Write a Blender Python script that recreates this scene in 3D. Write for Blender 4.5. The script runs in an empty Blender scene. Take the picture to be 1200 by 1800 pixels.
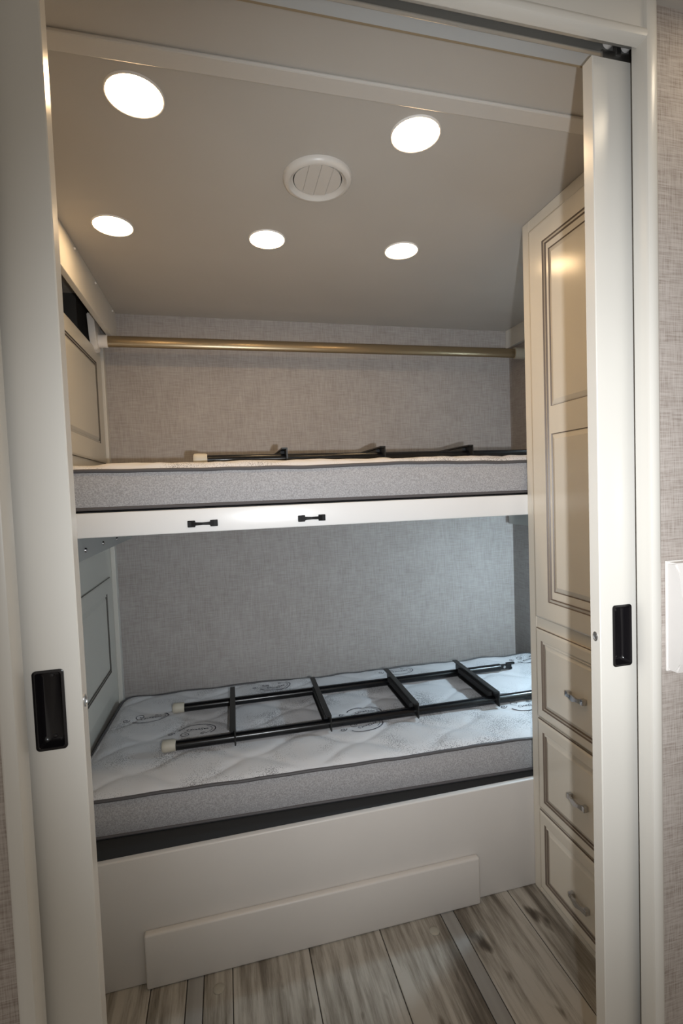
import bpy, bmesh, math, random
from mathutils import Vector, Matrix, noise
random.seed(7)
C = bpy.context.scene.collection
scn = bpy.context.scene
PI = math.pi

# ------------------------------------------------------------------ camera
YAW, PITCH, ROLL, FPX = 0.2361, -0.0440, -0.0372, 849.13
CAMZ = 1.26
fw = Vector((math.sin(YAW)*math.cos(PITCH), math.cos(YAW)*math.cos(PITCH), math.sin(PITCH)))
r0 = fw.cross(Vector((0, 0, 1))).normalized()
u0 = r0.cross(fw)
rr = math.cos(ROLL)*r0 + math.sin(ROLL)*u0
uu = -math.sin(ROLL)*r0 + math.cos(ROLL)*u0
cam = bpy.data.cameras.new('camera')
cam.sensor_fit = 'HORIZONTAL'; cam.sensor_width = 36.0
cam.lens = FPX/1200*36.0; cam.clip_start = 0.01
camo = bpy.data.objects.new('camera', cam); C.objects.link(camo)
M = Matrix((( rr.x, uu.x, -fw.x, 0), (rr.y, uu.y, -fw.y, 0), (rr.z, uu.z, -fw.z, CAMZ), (0, 0, 0, 1)))
camo.matrix_world = M
scn.camera = camo

# ------------------------------------------------------------------ world, lights, exposure
w = bpy.data.worlds.new('world'); scn.world = w; w.use_nodes = True
w.node_tree.nodes['Background'].inputs[0].default_value = (1.0, 0.93, 0.84, 1)
w.node_tree.nodes['Background'].inputs[1].default_value = 0.42
# the photographer's flash, held beside the lens
fl = bpy.data.lights.new('camera_flash', 'SPOT'); fl.energy = 62; fl.color = (0.92, 0.96, 1.0)
fl.shadow_soft_size = 0.012; fl.spot_size = math.radians(108); fl.spot_blend = 1.0
flo = bpy.data.objects.new('camera_flash', fl); C.objects.link(flo)
FY = YAW + 0.07
ffw = Vector((math.sin(FY)*math.cos(-0.02), math.cos(FY)*math.cos(-0.02), math.sin(-0.02)))
flo.rotation_euler = ffw.to_track_quat('-Z', 'Y').to_euler()
flo.location = (0.096, -0.05, 1.22); flo.scale = (.86, 1.05, 1)
DOWNLIGHT = 40.0        # radiance of the recessed lamps
HALL_LAMP = 22.0
scn.view_settings.view_transform = 'Standard'
scn.view_settings.look = 'None'
scn.view_settings.exposure = 0.0
scn.view_settings.gamma = 1.0
scn.view_settings.use_curve_mapping = False
try:
    scn.cycles.use_denoising = True
    scn.cycles.max_bounces = 10; scn.cycles.diffuse_bounces = 6
    scn.cycles.sample_clamp_indirect = 6
except Exception: pass

# ------------------------------------------------------------------ materials
def mat(name, col, rough=0.5, metal=0.0, spec=0.5):
    m = bpy.data.materials.new(name); m.use_nodes = True
    b = m.node_tree.nodes['Principled BSDF']
    b.inputs['Base Color'].default_value = (*col, 1)
    b.inputs['Roughness'].default_value = rough
    b.inputs['Metallic'].default_value = metal
    b.inputs['Specular IOR Level'].default_value = spec
    return m
def N(m, t, **kw):
    n = m.node_tree.nodes.new(t)
    for k, v in kw.items(): setattr(n, k, v)
    return n
def L(m, a, b): m.node_tree.links.new(a, b)
def noise_node(m, scale_vec, scale=1.0, detail=3.0, rnd=False, rough=.5):
    tc = N(m, 'ShaderNodeTexCoord'); mp = N(m, 'ShaderNodeMapping'); nz = N(m, 'ShaderNodeTexNoise')
    mp.inputs['Scale'].default_value = scale_vec
    L(m, tc.outputs['Object'], mp.inputs['Vector'])
    if rnd:
        oi = N(m, 'ShaderNodeObjectInfo'); mu = N(m, 'ShaderNodeMath', operation='MULTIPLY')
        mu.inputs[1].default_value = 37.0; L(m, oi.outputs['Random'], mu.inputs[0])
        cb = N(m, 'ShaderNodeCombineXYZ'); L(m, mu.outputs[0], cb.inputs[0]); L(m, mu.outputs[0], cb.inputs[1])
        L(m, cb.outputs[0], mp.inputs['Location'])
    L(m, mp.outputs[0], nz.inputs['Vector'])
    nz.inputs['Scale'].default_value = scale; nz.inputs['Detail'].default_value = detail
    nz.inputs['Roughness'].default_value = rough
    return nz.outputs['Fac']
def ramp(m, fac, stops):
    r = N(m, 'ShaderNodeValToRGB')
    els = r.color_ramp.elements
    while len(els) < len(stops): els.new(0.5)
    for e, (p, c) in zip(els, stops): e.position = p; e.color = (*c, 1)
    L(m, fac, r.inputs[0]); return r.outputs[0]
def mathn(m, op, a, b):
    n = N(m, 'ShaderNodeMath', operation=op)
    for i, v in enumerate((a, b)):
        if isinstance(v, (int, float)): n.inputs[i].default_value = v
        else: L(m, v, n.inputs[i])
    return n.outputs[0]
def bump(m, h, strength, dist=0.001):
    b = N(m, 'ShaderNodeBump'); b.inputs['Strength'].default_value = strength; b.inputs['Distance'].default_value = dist
    L(m, h, b.inputs['Height']); L(m, b.outputs[0], m.node_tree.nodes['Principled BSDF'].inputs['Normal'])
def basecol(m, c): L(m, c, m.node_tree.nodes['Principled BSDF'].inputs['Base Color'])

def paint(name, col, rough, spec=.5, var=.03):
    m = mat(name, col, rough, 0, spec)
    f = noise_node(m, (1, 1, 1), 3.0, 3)
    basecol(m, ramp(m, f, [(.3, tuple(c*(1-var) for c in col)), (.7, tuple(min(1, c*(1+var)) for c in col))]))
    f2 = noise_node(m, (1, 1, 1), 260.0, 2); bump(m, f2, .04, .0004)
    return m
def linen(name, dark, mid, light, s, k=1.0, axis=0):
    m = mat(name, mid, .75, 0, .25)
    h = noise_node(m, (6*s, 6*s, 110*s), 1, 4)       # horizontal threads
    v = noise_node(m, (110*s, 110*s, 6*s), 1, 4)     # vertical threads
    big = noise_node(m, (9, 9, 9), 1, 3)
    t = mathn(m, 'ADD', mathn(m, 'MULTIPLY', h, .42*k), mathn(m, 'MULTIPLY', v, .42*k))
    t = mathn(m, 'ADD', t, mathn(m, 'MULTIPLY', big, .16))
    t = mathn(m, 'ADD', t, .5*(1-k)*.84)
    basecol(m, ramp(m, t, [(.36, dark), (.5, mid), (.62, light)]))
    bump(m, t, .25, .0008)
    return m

WHITE = paint('white_satin_paint', (0.66, 0.635, 0.585), .32)
DOORW = paint('door_satin_paint', (0.66, 0.635, 0.585), .26)
RAILW = paint('rail_white_laminate', (0.80, 0.80, 0.80), .28)
BOARDW = paint('board_laminate', (0.63, 0.60, 0.57), .38)
CEILM = paint('ceiling_panel_vinyl', (0.49, 0.465, 0.43), .55, .4)
CREAM = paint('cream_cabinet_lacquer', (0.72, 0.665, 0.572), .20)
GLAZE = mat('brown_glaze', (0.16, 0.125, 0.10), .4)
PANELW = paint('left_panel_lacquer', (0.62, 0.60, 0.54), .3)
PGLAZE = mat('grey_glaze', (0.085, 0.075, 0.065), .45)
WALLB = linen('linen_wallpaper_back', (.30, .268, .25), (.375, .343, .325), (.435, .405, .385), 3.2, 1.0)
WALLF = linen('linen_wallpaper_hall', (.27, .225, .195), (.42, .372, .338), (.50, .452, .418), 4.6, 1.05)
GREYHEATH = mat('grey_heather_knit', (.38, .375, .385), .8, 0, .2)
_h = noise_node(GREYHEATH, (1, 1, 1), 300, 3, rough=.6)
basecol(GREYHEATH, ramp(GREYHEATH, _h, [(.36, (.29, .285, .29)), (.5, (.36, .355, .365)), (.64, (.45, .445, .46))])); bump(GREYHEATH, _h, .3, .001)
PIPING = mat('dark_grey_piping', (.085, .08, .085), .6)
BLACKM = mat('black_powder_coat', (.004, .004, .005), .25, 0, .45)
TREADM = mat('black_tread', (.012, .012, .012), .4, 0, .4)
BLACKR = mat('black_matte_plastic', (.006, .006, .007), .55, 0, .2)
BLACKP = mat('black_plastic', (.006, .005, .006), .25)
CAPM = mat('cream_rubber', (.50, .46, .38), .5)
CHROME = mat('brushed_nickel', (.55, .55, .56), .22, 1)
STEEL = mat('zinc_screw', (.5, .5, .5), .35, 1)
ALU = mat('aluminium_track', (.50, .49, .46), .4, .7)
DARKMAT = mat('dark_felt', (.035, .036, .038), .9, 0, .2)
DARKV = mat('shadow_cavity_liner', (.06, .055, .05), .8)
BRASS = mat('satin_brass', (.31, .24, .15), .30, .75)
WOODEDGE = mat('raw_panel_edge', (.30, .235, .15), .6)
BLUEG = paint('header_grey_paint', (.46, .48, .49), .45)
VENTM = paint('vent_plastic', (.60, .575, .54), .35)
VENTD = mat('vent_gap', (.12, .11, .10), .7)
PLASTW = paint('white_plastic', (.78, .75, .72), .35)
CLEAR = mat('clear_plastic', (.36, .34, .29), .06, 0, .7)
INK = mat('printed_ink', (.05, .05, .065), .8, 0, .1)
INKL = mat('printed_ink_pale', (.30, .30, .32), .8, 0, .1)
SLATE = mat('angle_bracket_grey', (.42, .42, .40), .35, .2)
ALMOND = mat('plywood', (.40, .32, .22), .6)
FLOORB = mat('subfloor_dark_joint', (.05, .045, .04), .8)

QUILT = mat('quilt_fabric', (.64, .64, .66), .8, 0, .2)
def _q():
    m = QUILT
    tc = N(m, 'ShaderNodeTexCoord'); vo = N(m, 'ShaderNodeTexVoronoi'); vo.inputs['Scale'].default_value = 290
    L(m, tc.outputs['Object'], vo.inputs['Vector'])
    msk = noise_node(m, (5, 5, 1), 1.4, 3)
    thr = mathn(m, 'MULTIPLY', mathn(m, 'SUBTRACT', msk, .36), 1.6)
    d = mathn(m, 'LESS_THAN', vo.outputs['Distance'], thr)
    f = mathn(m, 'MULTIPLY', d, .75)
    basecol(m, ramp(m, f, [(0, (.66, .655, .67)), (1, (.16, .16, .17))]))
    bump(m, noise_node(m, (1, 1, 1), 320, 2), .15, .0006)
_q()
def _floor():
    m = mat('weathered_oak_vinyl', (.4, .37, .33), .38)
    a = noise_node(m, (38, 2.6, 4), 1, 9, True, .68)
    b = noise_node(m, (7, 1.4, 4), 1, 4, True)
    k = noise_node(m, (13, 5.5, 4), 1, 3, True)
    t = mathn(m, 'ADD', mathn(m, 'MULTIPLY', a, .6), mathn(m, 'MULTIPLY', b, .45))
    kk = mathn(m, 'MULTIPLY', mathn(m, 'MAXIMUM', mathn(m, 'SUBTRACT', k, .63), 0.0), 1.8)
    t = mathn(m, 'SUBTRACT', t, kk)
    basecol(m, ramp(m, t, [(.34, (.06, .048, .037)), (.43, (.15, .13, .106)), (.50, (.285, .26, .222)), (.58, (.45, .42, .375))]))
    bump(m, a, .12, .0006)
    return m
FLOORM = _floor()
def _strip():
    m = mat('pale_grey_strip_vinyl', (.3, .3, .29), .3)
    a = noise_node(m, (30, 1.2, 4), 1, 4, True)
    basecol(m, ramp(m, a, [(.35, (.26, .25, .235)), (.65, (.33, .32, .305))]))
    return m
STRIPM = _strip()
def emis(name, col, s):
    m = mat(name, col, .5); b = m.node_tree.nodes['Principled BSDF']
    b.inputs['Emission Color'].default_value = (*col, 1); b.inputs['Emission Strength'].default_value = s
    return m
LAMP = emis('warm_led_lens', (1.0, .69, .375), DOWNLIGHT)
HLAMP = emis('hall_led_lens', (1.0, .84, .62), HALL_LAMP)

# ------------------------------------------------------------------ geometry helpers
def obj(name, bm, mats, parent=None, smooth=False, loc=None):
    me = bpy.data.meshes.new(name)
    bmesh.ops.recalc_face_normals(bm, faces=bm.faces)
    bm.to_mesh(me); bm.free()
    if not isinstance(mats, (list, tuple)): mats = [mats]
    for m in mats: me.materials.append(m)
    if smooth:
        for p in me.polygons: p.use_smooth = True
        try: me.set_sharp_from_angle(angle=math.radians(40))
        except Exception: pass
    o = bpy.data.objects.new(name, me); C.objects.link(o)
    if parent: o.parent = parent
    if loc: o.location = loc
    return o
def tag(o, label, cat, group=None):
    o['label'] = label; o['category'] = cat
    if group: o['group'] = group
    return o
def thing(name, label, cat, loc=(0, 0, 0), rz=0, group=None):
    o = bpy.data.objects.new(name, None); C.objects.link(o); o.location = loc; o.rotation_euler = (0, 0, rz)
    o.empty_display_size = .05
    return tag(o, label, cat, group)
def struct(o, label=None):
    o['kind'] = 'structure'
    if label: o['label'] = label
    return o
def box(bm, x0, x1, y0, y1, z0, z1, bev=0, mi=0, seg=2):
    vs = [bm.verts.new((x, y, z)) for x in (x0, x1) for y in (y0, y1) for z in (z0, z1)]
    idx = [(0, 1, 3, 2), (4, 6, 7, 5), (0, 4, 5, 1), (2, 3, 7, 6), (0, 2, 6, 4), (1, 5, 7, 3)]
    fs = [bm.faces.new([vs[i] for i in f]) for f in idx]
    for f in fs: f.material_index = mi
    if bev > 0:
        es = list({e for f in fs for e in f.edges})
        r = bmesh.ops.bevel(bm, geom=es, offset=bev, segments=seg, profile=.5, affect='EDGES')
        for f in r['faces']: f.material_index = mi
    return bm
def B(*a, **k):
    return box(bmesh.new(), *a, **k)
def tube(bm, pts, r, n=14, cap=True, mi=0, ry=None):
    """tube along pts; ry gives an oval (second radius)"""
    pts = [Vector(p) for p in pts]; rings = []
    up = Vector((0, 0, 1))
    for i, p in enumerate(pts):
        t = (pts[min(i+1, len(pts)-1)] - pts[max(i-1, 0)]).normalized()
        u = up if abs(t.dot(up)) < .95 else Vector((0, 1, 0))
        a = t.cross(u).normalized(); b = a.cross(t)
        rad = r[i] if isinstance(r, (list, tuple)) else r
        rb = rad if ry is None else ry
        rings.append([bm.verts.new(p + a*math.cos(2*PI*k/n)*rad + b*math.sin(2*PI*k/n)*rb) for k in range(n)])
    for i in range(len(rings)-1):
        for k in range(n):
            bm.faces.new((rings[i][k], rings[i][(k+1) % n], rings[i+1][(k+1) % n], rings[i+1][k])).material_index = mi
    if cap:
        bm.faces.new(rings[0][::-1]).material_index = mi; bm.faces.new(rings[-1]).material_index = mi
    return bm
def closed_tube(bm, pts, r, n=8):
    pts = [Vector(p) for p in pts]; m = len(pts); rings = []
    for i, p in enumerate(pts):
        t = (pts[(i+1) % m] - pts[i-1]).normalized(); a = t.cross(Vector((0, 0, 1))).normalized(); b = a.cross(t)
        rings.append([bm.verts.new(p + a*math.cos(2*PI*k/n)*r + b*math.sin(2*PI*k/n)*r) for k in range(n)])
    for i in range(m):
        for k in range(n):
            bm.faces.new((rings[i][k], rings[i][(k+1) % n], rings[(i+1) % m][(k+1) % n], rings[(i+1) % m][k]))
    return bm
def lathe(bm, prof, n=40, mi=0, axis='z', close=True):
    """prof: (radius, height) list"""
    rings = []
    for r, h in prof:
        ring = []
        for k in range(n):
            a = 2*PI*k/n
            p = (r*math.cos(a), r*math.sin(a), h)
            if axis == 'x': p = (p[2], p[0], p[1])
            if axis == 'y': p = (p[0], p[2], p[1])
            ring.append(bm.verts.new(p))
        rings.append(ring)
    for i in range(len(rings)-1):
        for k in range(n):
            bm.faces.new((rings[i][k], rings[i][(k+1) % n], rings[i+1][(k+1) % n], rings[i+1][k])).material_index = mi
    if close:
        for ring in (rings[0], rings[-1]): bm.faces.new(ring).material_index = mi
    return bm
def prism(bm, prof, a0, a1, axis='x', mi=0):
    """extrude closed profile of (p, q) along an axis"""
    def P(a, p, q):
        return {'x': (a, p, q), 'y': (p, a, q), 'z': (p, q, a)}[axis]
    r0_ = [bm.verts.new(P(a0, p, q)) for p, q in prof]; r1_ = [bm.verts.new(P(a1, p, q)) for p, q in prof]
    n = len(prof)
    for k in range(n): bm.faces.new((r0_[k], r0_[(k+1) % n], r1_[(k+1) % n], r1_[k])).material_index = mi
    bm.faces.new(r0_[::-1]).material_index = mi; bm.faces.new(r1_).material_index = mi
    return bm

# raised-panel front in a local (s, z) plane; depth d positive = towards the viewer
def front(name, sgn, xf, s0, s1, z0, z1, th, openings, mats, parent=None, split=None):
    """openings: list of (s0,s1,z0,z1). sgn=-1: face looks to -x at x=xf; +1: to +x. mats = [lacquer, glaze]"""
    bm = bmesh.new()
    def V(s, z, d): return bm.verts.new((xf + sgn*d, s, z))
    def quad(a, b, c, d, mi=0):
        f = bm.faces.new((V(*a), V(*b), V(*c), V(*d))); f.material_index = mi
    def ring(r, prof):
        # prof: (inset, depth, mat of band leading to this loop)
        prev = None
        for ins, d, mi in prof:
            cur = (r[0]+ins, r[1]-ins, r[2]+ins, r[3]-ins, d)
            if prev:
                p = [(prev[0], prev[2]), (prev[1], prev[2]), (prev[1], prev[3]), (prev[0], prev[3])]
                c = [(cur[0], cur[2]), (cur[1], cur[2]), (cur[1], cur[3]), (cur[0], cur[3])]
                for k in range(4):
                    k2 = (k+1) % 4
                    quad((*p[k], prev[4]), (*p[k2], prev[4]), (*c[k2], cur[4]), (*c[k], cur[4]), mi)
            prev = cur
        return prev
    def flat(a0, a1, b0, b1, d, holes):
        """flat area with holes that share one s-range, stacked in z"""
        if not holes:
            quad((a0, b0, d), (a1, b0, d), (a1, b1, d), (a0, b1, d)); return
        h0, h1 = holes[0][0], holes[0][1]
        quad((a0, b0, d), (h0, b0, d), (h0, b1, d), (a0, b1, d)); quad((h1, b0, d), (a1, b0, d), (a1, b1, d), (h1, b1, d))
        zz = b0
        for h in sorted(holes, key=lambda h: h[2]):
            quad((h0, zz, d), (h1, zz, d), (h1, h[2], d), (h0, h[2], d)); zz = h[3]
        quad((h0, zz, d), (h1, zz, d), (h1, b1, d), (h0, b1, d))
    e = ring((s0, s1, z0, z1), [(0, -th, 0), (0, -.006, 0), (.002, -.003, 1), (.006, -.0005, 0), (.009, 0, 0)])
    flat(e[0], e[1], e[2], e[3], 0, openings)
    for o in openings:
        if split:
            r = ring(o, [(0, 0, 0), (.0022, -.004, 1), (.009, -.0015, 0), (.0115, -.0055, 1), (.013, -.0045, 0)])
            subs = [(r[0]+.008, r[1]-.008, a, b) for a, b in split]
            flat(r[0], r[1], r[2], r[3], r[4], subs)
            for q in subs:
                t = ring(q, [(0, -.0045, 0), (.002, -.0075, 1), (.004, -.006, 0), (.016, -.0015, 0)])
                flat(*t, [])
        else:
            r = ring(o, [(0, 0, 0), (.0022, -.004, 1), (.008, -.0015, 0), (.0105, -.0055, 1), (.013, -.0045, 0), (.021, -.001, 0)])
            flat(*r, [])
    # back
    quad((s0, z0, -th), (s0, z1, -th), (s1, z1, -th), (s1, z0, -th))
    bmesh.ops.remove_doubles(bm, verts=bm.verts, dist=1e-5)
    return obj(name, bm, mats, parent)

# ------------------------------------------------------------------ dimensions (metres, from the perspective fit)
XL, XR, XC = -0.462, 1.415, 0.895
YW, YB = 2.177, 1.295
ZC = 2.022
DF, DB = 0.696, 0.720          # sliding door front and back
XDL, XDR = -0.196, 0.6175
JL, JR = -0.2575, 0.6805

# ------------------------------------------------------------------ structure
fl_o = struct(obj('floor', B(-1.7, 1.95, -1.3, YW+.04, -.04, -.004), FLOORB))
seams = [-1.475, -1.27, -1.065, -.86, -.655, -.45, -.242, -.152, -.110, -.037, .169, .374, .562, .604, .797, 1.0, 1.205, 1.41, 1.615, 1.82]
for i in range(len(seams)-1):
    a, b = seams[i], seams[i+1]
    m = STRIPM if (b-a) < .05 else FLOORM
    bm = B(a+.0012, b-.0012, -1.28, YB+.03 if b > XL else .74, -.004, 0.0, bev=.0012, seg=1)
    obj('floor_strip' if m is STRIPM else 'floor_plank', bm, m, fl_o)

struct(obj('wall_back', B(XL-.14, XR+.05, YW, YW+.03, 0, ZC+.02), WALLB))
struct(obj('wall_right', B(XR, XR+.03, .75, YW, 0, ZC+.02), WALLB))
# left wall: painted panel wall up to a ledge, recess over it, its shade put in as dark colour
wl = struct(obj('wall_left', B(XL-.035, XL-.004, .75, YW-.001, 0, 1.856, bev=.002), PANELW))
obj('recess_shade_liner', B(XL-.10, XL-.085, .75, YW-.001, 1.80, ZC), DARKV, wl)
obj('recess_shelf', B(XL-.085, XL-.036, .75, YW-.001, 1.80, 1.82), PANELW, wl)
struct(obj('ceiling', B(XL-.10, XR+.03, .746, YW, ZC, ZC+.02), CEILM))
struct(obj('trim_1', B(XL-.08, XR, .889, .929, ZC-.007, ZC, bev=.003), paint('batten_vinyl', (.58, .555, .52), .35)), 'flat batten across the ceiling seam')
struct(obj('ceiling_hall', B(-1.7, 1.95, -1.3, .682, 2.030, 2.05), CEILM))
# pocket partition: papered hall side, plain room side
wf = struct(obj('wall_front', B(.690, 1.95, .670, .682, 0, 2.03), WALLF))
obj('wallpaper_panel', B(-1.7, -.268, .670, .682, 0, 2.03), WALLF, wf)
obj('room_side_panel', B(.72, XR+.03, .724, .746, 0, ZC), WHITE, wf)
obj('room_side_panel', B(-1.2, -.285, .724, .746, 0, ZC), WHITE, wf)
obj('pocket_liner', B(-1.7, 1.95, .682, .724, 2.012, 2.03), DARKV, wf)
obj('pocket_end', B(1.12, 1.14, .682, .724, 0, 2.012), DARKV, wf)
obj('pocket_end', B(-.74, -.72, .682, .724, 0, 2.012), DARKV, wf)
# header
hd = struct(obj('trim_2', bmesh.new(), WHITE), 'white header over the sliding doors')
obj('header_board', B(-.28, .706, .659, .672, 1.972, 2.03, bev=.001), WHITE, hd)
bm = bmesh.new()
prism(bm, [(.672, 1.957), (.659, 1.957), (.654, 1.960), (.652, 1.966), (.654, 1.972), (.659, 1.976), (.672, 1.976)], JL-.002, JR+.002, 'x')
obj('bead_moulding', bm, WHITE, hd, True)
obj('rear_header', B(-.29, .74, .722, .744, 1.982, ZC), BLUEG, hd)
obj('raw_edge_strip', B(-.29, .74, .744, .748, 1.982, ZC), WOODEDGE, hd)
# casings
def casing(name, x0, x1, label):
    bm = bmesh.new()
    y0, y1 = .652, .682
    r = .006
    inner = x1 if x0 < 0 else x0; outer = x0 if x0 < 0 else x1
    s = 1 if inner > outer else -1
    pr = [(outer, y1), (outer, y0+.010), (outer+s*.003, y0+.003), (outer+s*.008, y0), (inner-s*r, y0), (inner-s*.0017, y0+.0017), (inner, y0+r), (inner, y1)]
    prism(bm, pr, 0, 2.03, 'z')
    return struct(obj(name, bm, WHITE, None, True), label)
casing('trim_3', -.2800, JL, 'white casing left of the doorway')
casing('trim_4', JR, .7055, 'white casing right of the doorway')
# baseboards of the hall lie below the frame; the papered walls go to the floor

# track
tk = thing('door_track', 'aluminium channel track overhead between the sliding doors', 'track', (.21, .70, 1.97))
bm = bmesh.new()
def lbox(bm, o, x0, x1, y0, y1, z0, z1, **k): return box(bm, x0-o[0], x1-o[0], y0-o[1], y1-o[1], z0-o[2], z1-o[2], **k)
O = (.21, .70, 1.97)
lbox(bm, O, -.7, 1.1, .6845, .7130, 2.004, 2.010)
lbox(bm, O, -.7, 1.1, .6845, .6865, 1.974, 2.004); lbox(bm, O, -.7, 1.1, .7110, .7130, 1.974, 2.004)
obj('channel', bm, ALU, tk)
for y0, y1 in ((.6845, .692), (.7060, .7130)):
    bm = bmesh.new(); lbox(bm, O, -.7, 1.1, y0, y1, 1.9725, 1.976, bev=.0012); obj('lip', bm, ALU, tk)

# sliding doors
def sliding_door(name, x0, x1, edge, pull, label):
    d = bpy.data.objects.new(name, None); C.objects.link(d); d['kind'] = 'structure'; d['label'] = label
    bm = bmesh.new()
    z0, z1 = .012, 1.957
    px0, px1, pz0, pz1 = pull
    bx = .0015
    # front face with a hole for the pull
    def q(a, b, c, e_, y=DF):
        bm.faces.new([bm.verts.new(p) for p in ((a, y, c), (b, y, c), (b, y, e_), (a, y, e_))])
    hx0, hx1, hz0, hz1 = px0+.002, px1-.002, pz0+.002, pz1-.002
    xa, xb, za, zb = x0+bx, x1-bx, z0+bx, z1-bx
    q(xa, hx0, za, zb); q(hx1, xb, za, zb); q(hx0, hx1, za, hz0); q(hx0, hx1, hz1, zb)
    def loop(xa, xb, za, zb, y): return [(xa, y, za), (xb, y, za), (xb, y, zb), (xa, y, zb)]
    ls = [loop(xa, xb, za, zb, DF), loop(x0, x1, z0, z1, DF+bx), loop(x0, x1, z0, z1, DB-bx), loop(xa, xb, za, zb, DB)]
    for a, b in zip(ls, ls[1:]):
        for k in range(4):
            bm.faces.new([bm.verts.new(p) for p in (a[k], a[(k+1) % 4], b[(k+1) % 4], b[k])])
    bm.faces.new([bm.verts.new(p) for p in ls[3]])
    bmesh.ops.remove_doubles(bm, verts=bm.verts, dist=1e-5)
    slab = obj('door_slab', bm, DOORW, d)
    # flush pull: rounded rim and a sunk cup
    bm = bmesh.new()
    def rr_loop(x0, x1, z0, z1, r, y, n=5):
        out = []
        for cx, cz, a0 in ((x1-r, z1-r, 0), (x0+r, z1-r, 90), (x0+r, z0+r, 180), (x1-r, z0+r, 270)):
            for k in range(n+1):
                a = math.radians(a0 + 90*k/n); out.append(bm.verts.new((cx+r*math.cos(a), y, cz+r*math.sin(a))))
        return out
    prof = [(0, .0, .005), (0, -.0012, .005), (.001, -.0018, .004), (.0032, -.0018, .004), (.0040, -.0008, .003), (.0048, .010, .006), (.008, .0135, .006)]
    rs = [rr_loop(px0+i, px1-i, pz0+i, pz1-i, r, DF+dy) for i, dy, r in prof]
    for a, b in zip(rs, rs[1:]):
        for k in range(len(a)): bm.faces.new((a[k], a[(k+1) % len(a)], b[(k+1) % len(b)], b[k]))
    bm.faces.new(rs[-1])
    pl = obj('flush_pull', bm, BLACKP, d, True); pl['label'] = 'black recessed flush pull'
    for zz in (pz0+.012, pz1-.012):
        bm = lathe(bmesh.new(), [(.0028, 0), (.0026, -.001), (.0008, -.0013)], 12, axis='y')
        sc = obj('pull_screw', bm, BLACKP, pl, True, loc=((px0+px1)/2, DF+.0135, zz))
    # edge latch
    bm = lathe(bmesh.new(), [(.0062, 0), (.0062, .0012), (.0045, .0018), (.0040, .0004), (.0018, .0002), (.0016, .0016), (.0006, .0018)], 20, axis='x')
    if edge < 0:
        for v in bm.verts: v.co.x *= -1
    lt = obj('edge_latch', bm, STEEL, d, True, loc=(x0 if edge < 0 else x1, (DF+DB)/2-.001, .990)); lt.scale = (1, .85, 1.35)
    # hanger plate and wheels riding in the track
    hx = (x0+.055) if edge < 0 else (x1-.055)
    bm = B(hx-.030, hx+.030, .7015, .7065, 1.957, 1.975, bev=.0008)
    box(bm, hx-.004, hx+.004, .699, .707, 1.968, 1.992)
    hg = obj('hanger', bm, STEEL, d)
    for k in (-1, 1):
        bm = tube(bmesh.new(), [(hx+k*.018, .6955, 1.988), (hx+k*.018, .7055, 1.988)], .0085, 16)
        obj('wheel', bm, PLASTW, hg, True)
    return d
sliding_door('door_1', -.60, XDL, +1, (-.2535, -.2160, .934, 1.0405), 'white sliding pocket door on the left')
sliding_door('door_2', XDR, 1.02, -1, (.6425, .6815, .936, 1.0440), 'white sliding pocket door on the right')

# ------------------------------------------------------------------ left side
def panel_thing(name, label, z0, z1, y1, op):
    p = front(name, +1, XL+.006, 1.02, y1, z0, z1, .010, [op], [PANELW, PGLAZE])
    # origin at its middle
    c = Vector((XL, (1.02+y1)/2, z0))
    p.data.transform(Matrix.Translation(-c)); p.location = c
    return tag(p, label, 'wall panel')
panel_thing('raised_panel', 'white raised wall panel beside the top bunk, under the valance', 1.404, 1.848, 2.135, (1.10, 2.055, 1.478, 1.790))
panel_thing('raised_panel', 'white raised wall panel beside the bottom mattress', .500, .950, 2.088, (1.10, 2.010, .590, .896))
struct(obj('trim_5', B(XL-.004, XL+.014, 2.142, YW, .30, 1.88, bev=.002), WHITE), 'white corner strip where left and back walls meet')
obj('recess_shade_liner', B(XL-.085, XL-.036, 1.985, YW-.001, 1.82, ZC), DARKV, wl)  # dark block added so the rear end of the recess reads as shaded
# valances
vl = thing('valance', 'white board valance under the ceiling on the left', 'valance', (-.41, 1.5, 1.899))
bm = bmesh.new(); lbox(bm, (-.41, 1.5, 1.899), -.418, -.400, .76, YW, 1.899, ZC, bev=.0015); obj('board', bm, WHITE, vl)
for y in (1.611, 1.852, 2.113):
    bm = tube(bmesh.new(), [(0, 0, 0), (.004, 0, 0)], [.0045, .003], 12)
    obj('screw_cap', bm, PLASTW, vl, True, loc=(.010, y-1.5, ZC-.012-1.899))
vr = obj('valance', B(-.009, .009, -.35, .35, 0, ZC-1.935, bev=.0015), WHITE, loc=(XR-.0095, YW-.351, 1.935))
tag(vr, 'short cream valance board in the right back corner', 'valance')

# rod
ry_, rz_ = 2.05, 1.870
rd = thing('hanging_rod', 'satin brass rod spanning the bunk below the ceiling', 'rod', (-.43, ry_, rz_))
bm = tube(bmesh.new(), [(0.002, 0, 0), (1.805, 0, .008)], .010, 24, ry=.0215)
obj('bar', bm, BRASS, rd, True)
bm = bmesh.new()
pr = [(-.065, .085), (.030, .085), (.040, .03), (.030, -.030), (.005, -.044), (-.022, -.036), (-.045, .0)]
prism(bm, pr, -.036, -.012, 'x'); bmesh.ops.bevel(bm, geom=list(bm.edges), offset=.003, segments=2, affect='EDGES')
obj('end_bracket', bm, PLASTW, rd)
bm = tube(bmesh.new(), [(-.012, 0, 0), (.020, 0, 0)], .016, 24, ry=.025)
obj('socket', bm, PLASTW, rd, True)
bm = tube(bmesh.new(), [(1.790, 0, .008), (1.844, 0, .008)], [.017, .020], 24, ry=.027)
obj('socket', bm, CAPM, rd, True)

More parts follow.
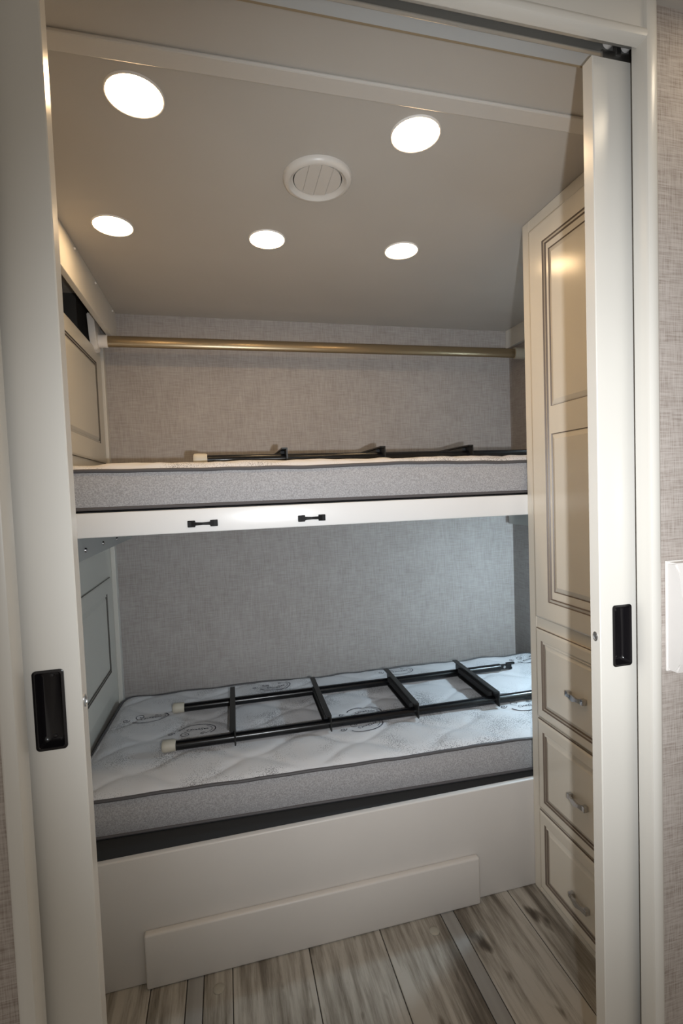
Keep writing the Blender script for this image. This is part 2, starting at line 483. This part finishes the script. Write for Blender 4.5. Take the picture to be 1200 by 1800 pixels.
# ------------------------------------------------------------------ ceiling lights and vent
spots = [(-.130, 1.007, 'recessed ceiling lamp nearest the left door, largest'), (.436, 1.002, 'recessed ceiling lamp near the right door, in front of the vent'),
         (-.267, 1.485, 'recessed ceiling lamp by the left valance'), (.160, 1.488, 'recessed ceiling lamp in the middle of the rear row'),
         (.587, 1.488, 'recessed ceiling lamp nearest the tall cabinet')]
for x, y, lb in spots:
    t = thing('recessed_light', lb, 'ceiling light', (x, y, ZC), group='recessed ceiling lamps')
    bm = lathe(bmesh.new(), [(.0545, 0), (.0543, -.0025), (.0530, -.0040), (.0512, -.0035), (.0505, -.0015), (.0505, 0)], 40)
    obj('trim_ring', bm, PLASTW, t, True)
    bm = lathe(bmesh.new(), [(.0500, -.0005), (.0500, -.0025), (.0400, -.0032), (.0010, -.0035)], 36)
    obj('lens', bm, LAMP, t, True)
vt = thing('ceiling_vent', 'round louvred air vent in the ceiling between the lamps', 'vent', (.256, 1.185, ZC))
bm = lathe(bmesh.new(), [(.084, 0), (.0838, -.004), (.081, -.010), (.076, -.0135), (.070, -.0135), (.066, -.010), (.063, -.006), (.060, -.005), (.0595, 0)], 56)
obj('vent_ring', bm, VENTM, vt, True)
bm = lathe(bmesh.new(), [(.0595, -.0015), (.002, -.0015)], 40); obj('vent_gap', bm, VENTD, vt)
edges = [-.0575, -.029, 0.0, .029, .0575]
for a, b in zip(edges, edges[1:]):
    a += .0006; b -= .0006
    bm = bmesh.new(); R_ = .0575; n = 10
    pts = []
    for k in range(n+1):
        x = a + (b-a)*k/n; pts.append((x, math.sqrt(max(0, R_*R_-x*x))+.0003))
    prof = pts + [(x, -y) for x, y in reversed(pts)]
    lo = [bm.verts.new((x, y, -.0045 - .002*(x-a)/(b-a))) for x, y in prof]; hi = [bm.verts.new((x, y, -.0018)) for x, y in prof]
    m_ = len(prof)
    for k in range(m_): bm.faces.new((lo[k], lo[(k+1) % m_], hi[(k+1) % m_], hi[k]))
    bm.faces.new(lo); bm.faces.new(hi[::-1])
    obj('louvre', bm, VENTM, vt)
# hall lamp, just beyond the frame
for hx, hy in ((.86, .50), (.15, -.55)):
    t = thing('recessed_light', 'recessed ceiling lamp in the hall beside the doorway' if hy > 0 else 'recessed ceiling lamp in the hall facing the doorway', 'ceiling light', (hx, hy, 2.030))
    bm = lathe(bmesh.new(), [(.0600, 0), (.0595, -.0025), (.0560, -.0040), (.0520, -.0035), (.0505, 0)], 40); obj('trim_ring', bm, PLASTW, t, True)
    bm = lathe(bmesh.new(), [(.0500, -.0005), (.0500, -.0025), (.0010, -.0035)], 36); obj('lens', bm, HLAMP, t, True)

# ------------------------------------------------------------------ tall cabinet with drawers
cf = .898
cb = thing('tall_cabinet', 'tall cream glazed cabinet with a two-panel door over three drawers', 'cabinet', (1.15, 1.02, 0))
O = (1.15, 1.02, 0)
bm = bmesh.new(); lbox(bm, O, cf+.002, XR-.001, .748, 1.2945, 0, ZC-.001); carc = obj('carcass', bm, CREAM, cb)
def fr(z0, z1, y0=.748, y1=1.2945):
    bm = bmesh.new(); lbox(bm, O, cf-.004, cf+.002, y0, y1, z0, z1, bev=.001, seg=1); obj('face_frame_member', bm, CREAM, cb)
fr(0, ZC-.001, 1.262, 1.2945); fr(0, ZC-.001, .748, .87); fr(1.985, ZC-.001, .87, 1.262); fr(.815, .870, .87, 1.262); fr(0, .016, .87, 1.262)
xf = .882; kx = xf/XC
def cy(y): return y*kx
def cz(z): return CAMZ+(z-CAMZ)*kx
y1_, y0_ = cy(1.272), .895
def cfront(name, z0, z1, ops, split=None):
    o = front(name, -1, xf, y0_, y1_, z0, z1, .0155, ops, [CREAM, GLAZE], None, split)
    o.data.transform(Matrix.Translation(-Vector(O))); o.parent = cb
    return o
oy1 = cy(1.209); oy0 = y0_ + (y1_-oy1)
cfront('door', cz(.858), cz(1.995), [(oy0, oy1, cz(.915), cz(1.937))], [(cz(.948), cz(1.398)), (cz(1.475), cz(1.908))])
hz = []
for z0, z1 in ((.552, .826), (.266, .547), (.010, .260)):
    d = cfront('drawer', cz(z0), cz(z1), [(y0_+.026, y1_-.026, cz(z0)+.028, cz(z1)-.034)])
    zc = {.552: .682, .266: .394, .010: .110}[z0]; zc = cz(zc)
    yc = cy(1.094)
    # wavy bar handle on two posts
    bm = bmesh.new(); n = 16; Lh = .060
    sec = []
    for k in range(n+1):
        t = k/n; y = yc - Lh/2 + Lh*t
        xx = xf - .005 - .011*math.sin(PI*min(max((t-.0)/1.0, 0), 1))**.6
        wdt = .0045 + .0035*math.cos(2*PI*(t-.5))**2
        sec.append([bm.verts.new((xx+dx, y, zc+dz)) for dx, dz in ((-.003, -wdt), (-.003, wdt), (.003, wdt), (.003, -wdt))])
    for a, b in zip(sec, sec[1:]):
        for k in range(4): bm.faces.new((a[k], a[(k+1) % 4], b[(k+1) % 4], b[k]))
    bm.faces.new(sec[0]); bm.faces.new(sec[-1][::-1])
    for s in (-1, 1):
        yy = yc + s*(Lh/2-.002)
        box(bm, xf-.013, xf+.001, yy-.006, yy+.006, zc-.008, zc+.008, bev=.002)
    for v in bm.verts: v.co -= Vector(O)
    h = obj('handle', bm, CHROME, d, True); h['label'] = 'brushed nickel bar handle'

# ------------------------------------------------------------------ lower bunk base
lb_ = thing('lower_bunk_base', 'white boxed lower bunk base with a raised kick board', 'bunk base', (.2, 1.6, 0))
O2 = (.2, 1.6, 0)
bm = bmesh.new(); lbox(bm, O2, XL-.002, XR-.002, YB, YB+.018, 0, .340, bev=.004, seg=3); obj('front_board', bm, BOARDW, lb_, True)
bm = bmesh.new(); lbox(bm, O2, -.252, .694, 1.275, YB+.001, 0, .145, bev=.006, seg=3); obj('kick_board', bm, BOARDW, lb_, True)
bm = bmesh.new(); lbox(bm, O2, XL-.002, XR-.002, YB+.018, YW-.001, .300, .336); obj('platform', bm, DARKMAT, lb_)

# ------------------------------------------------------------------ mattresses
def rect_loop(Lx, Wy, r, step=.02):
    pts = []
    def seg(a, b):
        n = max(1, int((Vector(b)-Vector(a)).length/step))
        for k in range(n): pts.append((a[0]+(b[0]-a[0])*k/n, a[1]+(b[1]-a[1])*k/n))
    hx, hy = Lx/2, Wy/2
    cs = [(hx-r, -hy+r, -90), (hx-r, hy-r, 0), (-hx+r, hy-r, 90), (-hx+r, -hy+r, 180)]
    prev_end = (-hx+r, -hy)
    for cx, cy_, a0 in cs:
        st = (cx+r*math.cos(math.radians(a0)), cy_+r*math.sin(math.radians(a0)))
        seg(prev_end, st)
        for k in range(6):
            a = math.radians(a0+90*k/6); pts.append((cx+r*math.cos(a), cy_+r*math.sin(a)))
        prev_end = (cx+r*math.cos(math.radians(a0+90)), cy_+r*math.sin(math.radians(a0+90)))
    return pts
def make_mattress(root, Lx, Wy, H, crown, seed, puff=.006, wave=.004, marks=()):
    r = .055
    def wv(x, y): return wave*noise.noise(Vector((x*3.1+seed, y*3.1, 0))) + wave*1.1*noise.noise(Vector((x*9+seed, y*9, 3)))
    def row(i, x): return (i-4)*.098 + .047*math.sin(2*PI*(x+seed)/.34 + i*PI)
    def top(x, y):
        e = min(Lx/2-abs(x), Wy/2-abs(y)); e = max(e, 0)
        c = crown*(1-math.exp(-e/.014))
        d = min(abs(y-row(i, x)) for i in range(9))
        d2 = abs(((x+seed*.37+.25*y) % .17)-.085) if False else 9
        q = puff*min(1, (min(d, d2)/.034))**.45 - puff
        q *= min(1, e/.03)
        wr = (.0030*noise.noise(Vector((x*20+seed+y*5, y*5, 1))) + .003*noise.noise(Vector((x*7+seed, y*9, 5)))) * min(1, e/.02)
        z = H + wv(x, y)*math.exp(-e/.05) + c + q + wr
        return min(z, H+crown+.0005) if e > .04 else z
    loop = rect_loop(Lx, Wy, r)
    n = len(loop)
    # side band
    bm = bmesh.new(); rings = []
    for t in (0, .12, .35, .65, .88, 1.0):
        bulge = .007*math.sin(PI*t)
        ring = []
        for x, y in loop:
            l = math.hypot(x/(Lx/2), y/(Wy/2)) or 1
            nx = 1 if abs(x) > Lx/2-r else 0; ny = 1 if abs(y) > Wy/2-r else 0
            b = bulge + .002*noise.noise(Vector((x*6+seed, y*6, t*3)))
            ring.append(bm.verts.new((x+math.copysign(b*nx, x), y+math.copysign(b*ny, y), .004+t*(H+wv(x, y)-.004))))
        rings.append(ring)
    for a, b in zip(rings, rings[1:]):
        for k in range(n): bm.faces.new((a[k], a[(k+1) % n], b[(k+1) % n], b[k]))
    bm.faces.new(rings[0][::-1])
    s = obj('side_band', bm, GREYHEATH, root, True)
    bm = closed_tube(bmesh.new(), [(x*1.004, y*1.008, H+wv(x, y)+.001) for x, y in loop], .0048)
    p = obj('piping', bm, PIPING, root, True); p['label'] = 'dark grey piping round the top edge'
    bm = closed_tube(bmesh.new(), [(x*1.002, y*1.004, .006) for x, y in loop], .0045)
    p = obj('piping', bm, PIPING, root, True); p['label'] = 'dark grey piping round the bottom edge'
    # quilted top
    nx, ny = int(Lx/.0085), int(Wy/.0085)
    bm = bmesh.new(); g = []
    for i in range(nx+1):
        col = []
        for j in range(ny+1):
            x = -Lx/2+Lx*i/nx; y = -Wy/2+Wy*j/ny
            cx, cy_ = max(abs(x)-(Lx/2-r), 0), max(abs(y)-(Wy/2-r), 0)
            dd = math.hypot(cx, cy_)
            if dd > r:
                x = math.copysign(Lx/2-r+cx*r/dd, x); y = math.copysign(Wy/2-r+cy_*r/dd, y)
                z = H+wv(x, y)
            else:
                ee = r-dd if (cx > 0 and cy_ > 0) else None
                z = top(x, y)
                if ee is not None: z = H+wv(x, y)+min(z-H-wv(x, y), crown*(1-math.exp(-ee/.014)))
            col.append(bm.verts.new((x, y, z)))
        g.append(col)
    for i in range(nx):
        for j in range(ny):
            try: bm.faces.new((g[i][j], g[i+1][j], g[i+1][j+1], g[i][j+1]))
            except ValueError: pass
    obj('quilted_top', bm, QUILT, root, True)
    # printed swirl marks
    def ribbon(bm, pts, wd):
        P = [Vector(p) for p in pts]; prev = None
        for i, p in enumerate(P):
            t = (P[min(i+1, len(P)-1)]-P[max(i-1, 0)])
            if t.length < 1e-6: continue
            t.normalize(); nn = Vector((-t.y, t.x))
            a, b = p+nn*wd/2, p-nn*wd/2
            va = bm.verts.new((a.x, a.y, top(a.x, a.y)+.0016)); vb = bm.verts.new((b.x, b.y, top(b.x, b.y)+.0016))
            if prev: bm.faces.new((prev[0], prev[1], vb, va))
            prev = (va, vb)
    for mx, my, rz, flip in marks:
        bm = bmesh.new()
        ca, sa = math.cos(rz), math.sin(rz)
        def T(u, v): v *= flip; return (mx+1.15*(ca*u-sa*v), my+1.15*(sa*u+ca*v))
        ribbon(bm, [T(.055*math.cos(math.radians(a)), .034*math.sin(math.radians(a))) for a in range(-40, 172, 8)], .0034)
        ribbon(bm, [T(.047*math.cos(math.radians(a))-.002, .028*math.sin(math.radians(a))) for a in range(-50, 60, 8)], .0020)
        # curls
        for cx, cy_, R0, tw, st in ((-.072, -.010, .011, 1.5, 0), (-.028, -.020, .018, 1.4, 90), (.020, -.022, .008, 1.3, 30)):
            ribbon(bm, [T(cx+R0*(1-k/26)*math.cos(math.radians(st)+tw*2*PI*k/26), cy_+R0*(1-k/26)*.8*math.sin(math.radians(st)+tw*2*PI*k/26)) for k in range(24)], .0026)
        # script-like looping line
        ribbon(bm, [T(-.030+.066*k/60+.004*math.sin(k*.85), .004+.007*math.sin(k*.62)*(.6+.4*math.sin(k*.21))) for k in range(60)], .0020)
        mk = obj('printed_mark', bm, INK, root); mk['label'] = 'dark looping swirl printed on the fabric'

lm = thing('lower_mattress', 'quilted grey-white mattress on the bottom bunk, ladder lying on it', 'mattress', (.478, 1.712, .3365), -.043)
def loc_of(cx, cy_, rz, x, y):
    dx, dy = x-cx, y-cy_; c, s = math.cos(rz), math.sin(rz); return (c*dx+s*dy, -s*dx+c*dy)
mk = [(-.130, 1.705, -.05, 1), (.455, 1.655, -.1, 1), (.435, 1.560, .3, -1), (.170, 2.00, .1, -1), (.715, 1.985, .1, -1), (1.02, 1.60, 0, 1), (1.33, 1.93, 0, -1), (-.30, 1.86, .2, -1), (1.03, 1.52, 0, -1)]
mk = [(*loc_of(.478, 1.708, -.048, x, y), r, f) for x, y, r, f in mk]
make_mattress(lm, 1.845, .698, .106, .0125, 1.7, puff=.0070, wave=.0060, marks=mk)
um = thing('upper_mattress', 'thin grey mattress with pale top on the upper bunk shelf', 'mattress', (.475, 1.655, 1.231))
make_mattress(um, 1.845, .690, .098, .024, 8.3, puff=.006, wave=.0045)

# ------------------------------------------------------------------ upper bunk shelf
ub = thing('upper_bunk', 'white-railed upper bunk shelf fixed between the side walls', 'bunk', (.475, 1.7, 1.167))
O3 = (.475, 1.7, 1.167)
bm = bmesh.new(); lbox(bm, O3, XL+.0, XR-.003, YB, YB+.018, 1.1665, 1.2275, bev=.0025, seg=3); obj('front_rail', bm, RAILW, ub, True)
bm = bmesh.new(); lbox(bm, O3, -.446, XR-.003, YB+.0185, YW-.006, 1.212, 1.230); obj('shelf_board', bm, DARKMAT, ub)
for xc in (-.0575, .2275):
    bm = bmesh.new()
    Y = YB-1.7; Z = 1.189-1.167; X = xc-.475
    for s in (-1, 1):
        box(bm, X+s*.028-.0095, X+s*.028+.0095, Y-.006, Y, Z-.0085, Z+.0085, bev=.0015)
    pts = [(X-.028, Y-.006), (X-.016, Y-.009), (X, Y-.011), (X+.016, Y-.009), (X+.028, Y-.006)]
    hts = [.0075, .004, .0032, .004, .0075]
    lo = []
    for (px, py), h in zip(pts, hts):
        lo.append([bm.verts.new((px, py+dy, Z+dz)) for dy, dz in ((-.003, -h), (-.003, h), (.003, h), (.003, -h))])
    for a, b in zip(lo, lo[1:]):
        for k in range(4): bm.faces.new((a[k], a[(k+1) % 4], b[(k+1) % 4], b[k]))
    bm.faces.new(lo[0]); bm.faces.new(lo[-1][::-1])
    for s in (-1, 1):
        box(bm, X+s*.028-.002, X+s*.028+.002, Y-.0085, Y-.004, Z-.002, Z+.002)
    h = obj('ladder_catch', bm, BLACKR, ub); h['label'] = 'small black dumbbell-shaped catch'
bm = bmesh.new(); lbox(bm, O3, -.446, -.380, 1.32, 2.140, 1.0965, 1.1665, bev=.001); lbox(bm, O3, -.446, -.380, 1.32, 2.140, 1.167, 1.2115)
br = obj('side_bracket', bm, SLATE, ub)
for y, z in ((1.46, 1.122), (1.659, 1.122), (1.858, 1.118), (2.03, 1.118)):
    bm = lathe(bmesh.new(), [(.0075, 0), (.0065, .003), (.003, .0045), (.0006, .0048)], 16, axis='x')
    obj('rivet', bm, CHROME, br, True, loc=(-.380-.475, y-1.7, z-1.167))
bm = bmesh.new(); lbox(bm, O3, 1.375, XR-.003, 1.32, 2.150, 1.065, 1.2115, bev=.001); obj('side_bracket', bm, SLATE, ub)

# ------------------------------------------------------------------ ladders
def make_ladder(name, label, loc, length, treads, yw, rz=0, th=.058):
    t = thing(name, label, 'ladder', loc, rz)
    rr_ = .0150
    for side, y in (('near', 0), ('far', yw)):
        bm = tube(bmesh.new(), [(0, y, rr_), (length, y, rr_)], rr_, 18)
        rail = obj('side_rail', bm, BLACKM, t, True)
        bm = lathe(bmesh.new(), [(.006, -.012), (.015, -.0115), (.0183, -.008), (.0188, 0), (.0180, .026), (.0165, .030), (.0155, .030)], 22, axis='x')
        c = obj('end_cap', bm, CAPM, t, True, loc=(-.018, y, rr_+.002)); c['label'] = 'cream rubber foot cap'
        # flattened hook at the top end
        bm = B(length-.02, length+.055, y-.006, y+.006, .004, .026, bev=.002)
        box(bm, length+.040, length+.058, y-.006, y+.016, .002, .012, bev=.002)
        box(bm, length+.030, length+.070, y-.006, y+.004, .022, .032, bev=.002)
        obj('hook', bm, BLACKM, t)
        bm = lathe(bmesh.new(), [(.006, 0), (.005, -.002), (.001, -.0028)], 14, axis='y')
        obj('hook_bolt', bm, STEEL, t, True, loc=(length+.02, y-.006, .016))
    for x in treads:
        bm = bmesh.new()
        a, b = -.034, yw+.034
        box(bm, x+.004, x+.008, a, b, .003, th)            # web
        box(bm, x-.010, x+.004, a, b, th-.0045, th)            # upper flange
        box(bm, x-.010, x+.004, a+.05, b-.05, .003, .007)     # lower flange
        tr = obj('tread', bm, TREADM, t)
        bm = B(x-.0095, x+.0035, .014, yw-.014, .022, .040, bev=.001); obj('grip_strip', bm, mat('tread_rubber', (.05, .05, .05), .7) if False else DARKMAT, tr)
    return t
make_ladder('bunk_ladder', 'black tubular ladder lying flat on the bottom mattress', (-.198, 1.588, .4570), 1.315, (.190, .503, .812, 1.122), .280, -.016)
make_ladder('bunk_ladder', 'black tubular ladder lying flat on the upper bunk mattress', (-.058, 1.560, 1.3555), 1.34, (.250, .575, .895), .283, 0, .047)

# ------------------------------------------------------------------ hall fittings and floor buttons
pb = bmesh.new()
pr = []
n = 12
y_w = .6698
pr.append((y_w, .931))
for k in range(n+1):
    t = k/n; pr.append((y_w-.020-.014*math.sin(PI*t)**.8, .931+.187*t))
pr.append((y_w, 1.118))
prism(pb, [(y-y_w, z-.931) for y, z in pr], -.055, .055, 'x')
es = [e for e in pb.edges if abs(e.verts[0].co.x-e.verts[1].co.x) < 1e-6 and (e.verts[0].co.y < -.01 or e.verts[1].co.y < -.01)]
bmesh.ops.bevel(pb, geom=es, offset=.003, segments=2, affect='EDGES')
wb = thing('wall_control', 'curved white control box on the papered wall right of the doorway', 'wall control', (.782, y_w, .931))
obj('cover', pb, PLASTW, wb)
bm = B(-.057, .057, -.004, 0, -.002, .189, bev=.0015); obj('back_plate', bm, PLASTW, wb)
for x, y, lb in ((-.072, 1.232, 'clear round floor button near the left end of the kick board'), (.522, 1.231, 'clear round floor button near the right end of the kick board')):
    bm = lathe(bmesh.new(), [(.0145, 0), (.0145, .0012), (.0125, .0032), (.0060, .0046), (.0008, .0048)], 26)
    tag(obj('floor_button', bm, CLEAR, None, True, loc=(x, y, .0002)), lb, 'floor button')

# cool reading lamps on the right end wall of each bunk, behind the cabinet's edge
def reading_lamp(z, label, strength):
    t = thing('reading_lamp', label, 'reading lamp', (XR-.001, 1.50, z))
    bm = lathe(bmesh.new(), [(.030, 0), (.030, -.006), (.026, -.010), (.010, -.012)], 28, axis='x'); obj('wall_plate', bm, PLASTW, t, True)
    obj('arm', tube(bmesh.new(), [(-.010, 0, 0), (-.030, 0, .004), (-.040, 0, .004)], .007, 12), CHROME, t, True)
    bm = lathe(bmesh.new(), [(.012, .022), (.024, .016), (.030, -.004), (.030, -.010), (.027, -.010)], 28, axis='z', close=False)
    obj('lamp_head', bm, PLASTW, t, True, loc=(-.055, 0, 0))
    lm_ = emis('cool_led_lens', (.62, .84, 1.0), strength)
    obj('lens', lathe(bmesh.new(), [(.0268, -.0085), (.0262, -.020), (.021, -.032), (.012, -.039), (.002, -.041)], 28), lm_, t, True, loc=(-.055, 0, 0))
reading_lamp(1.03, 'small cool white reading lamp on the end wall under the upper bunk', 640)
reading_lamp(1.72, 'small cool white reading lamp on the end wall over the upper mattress', 90)
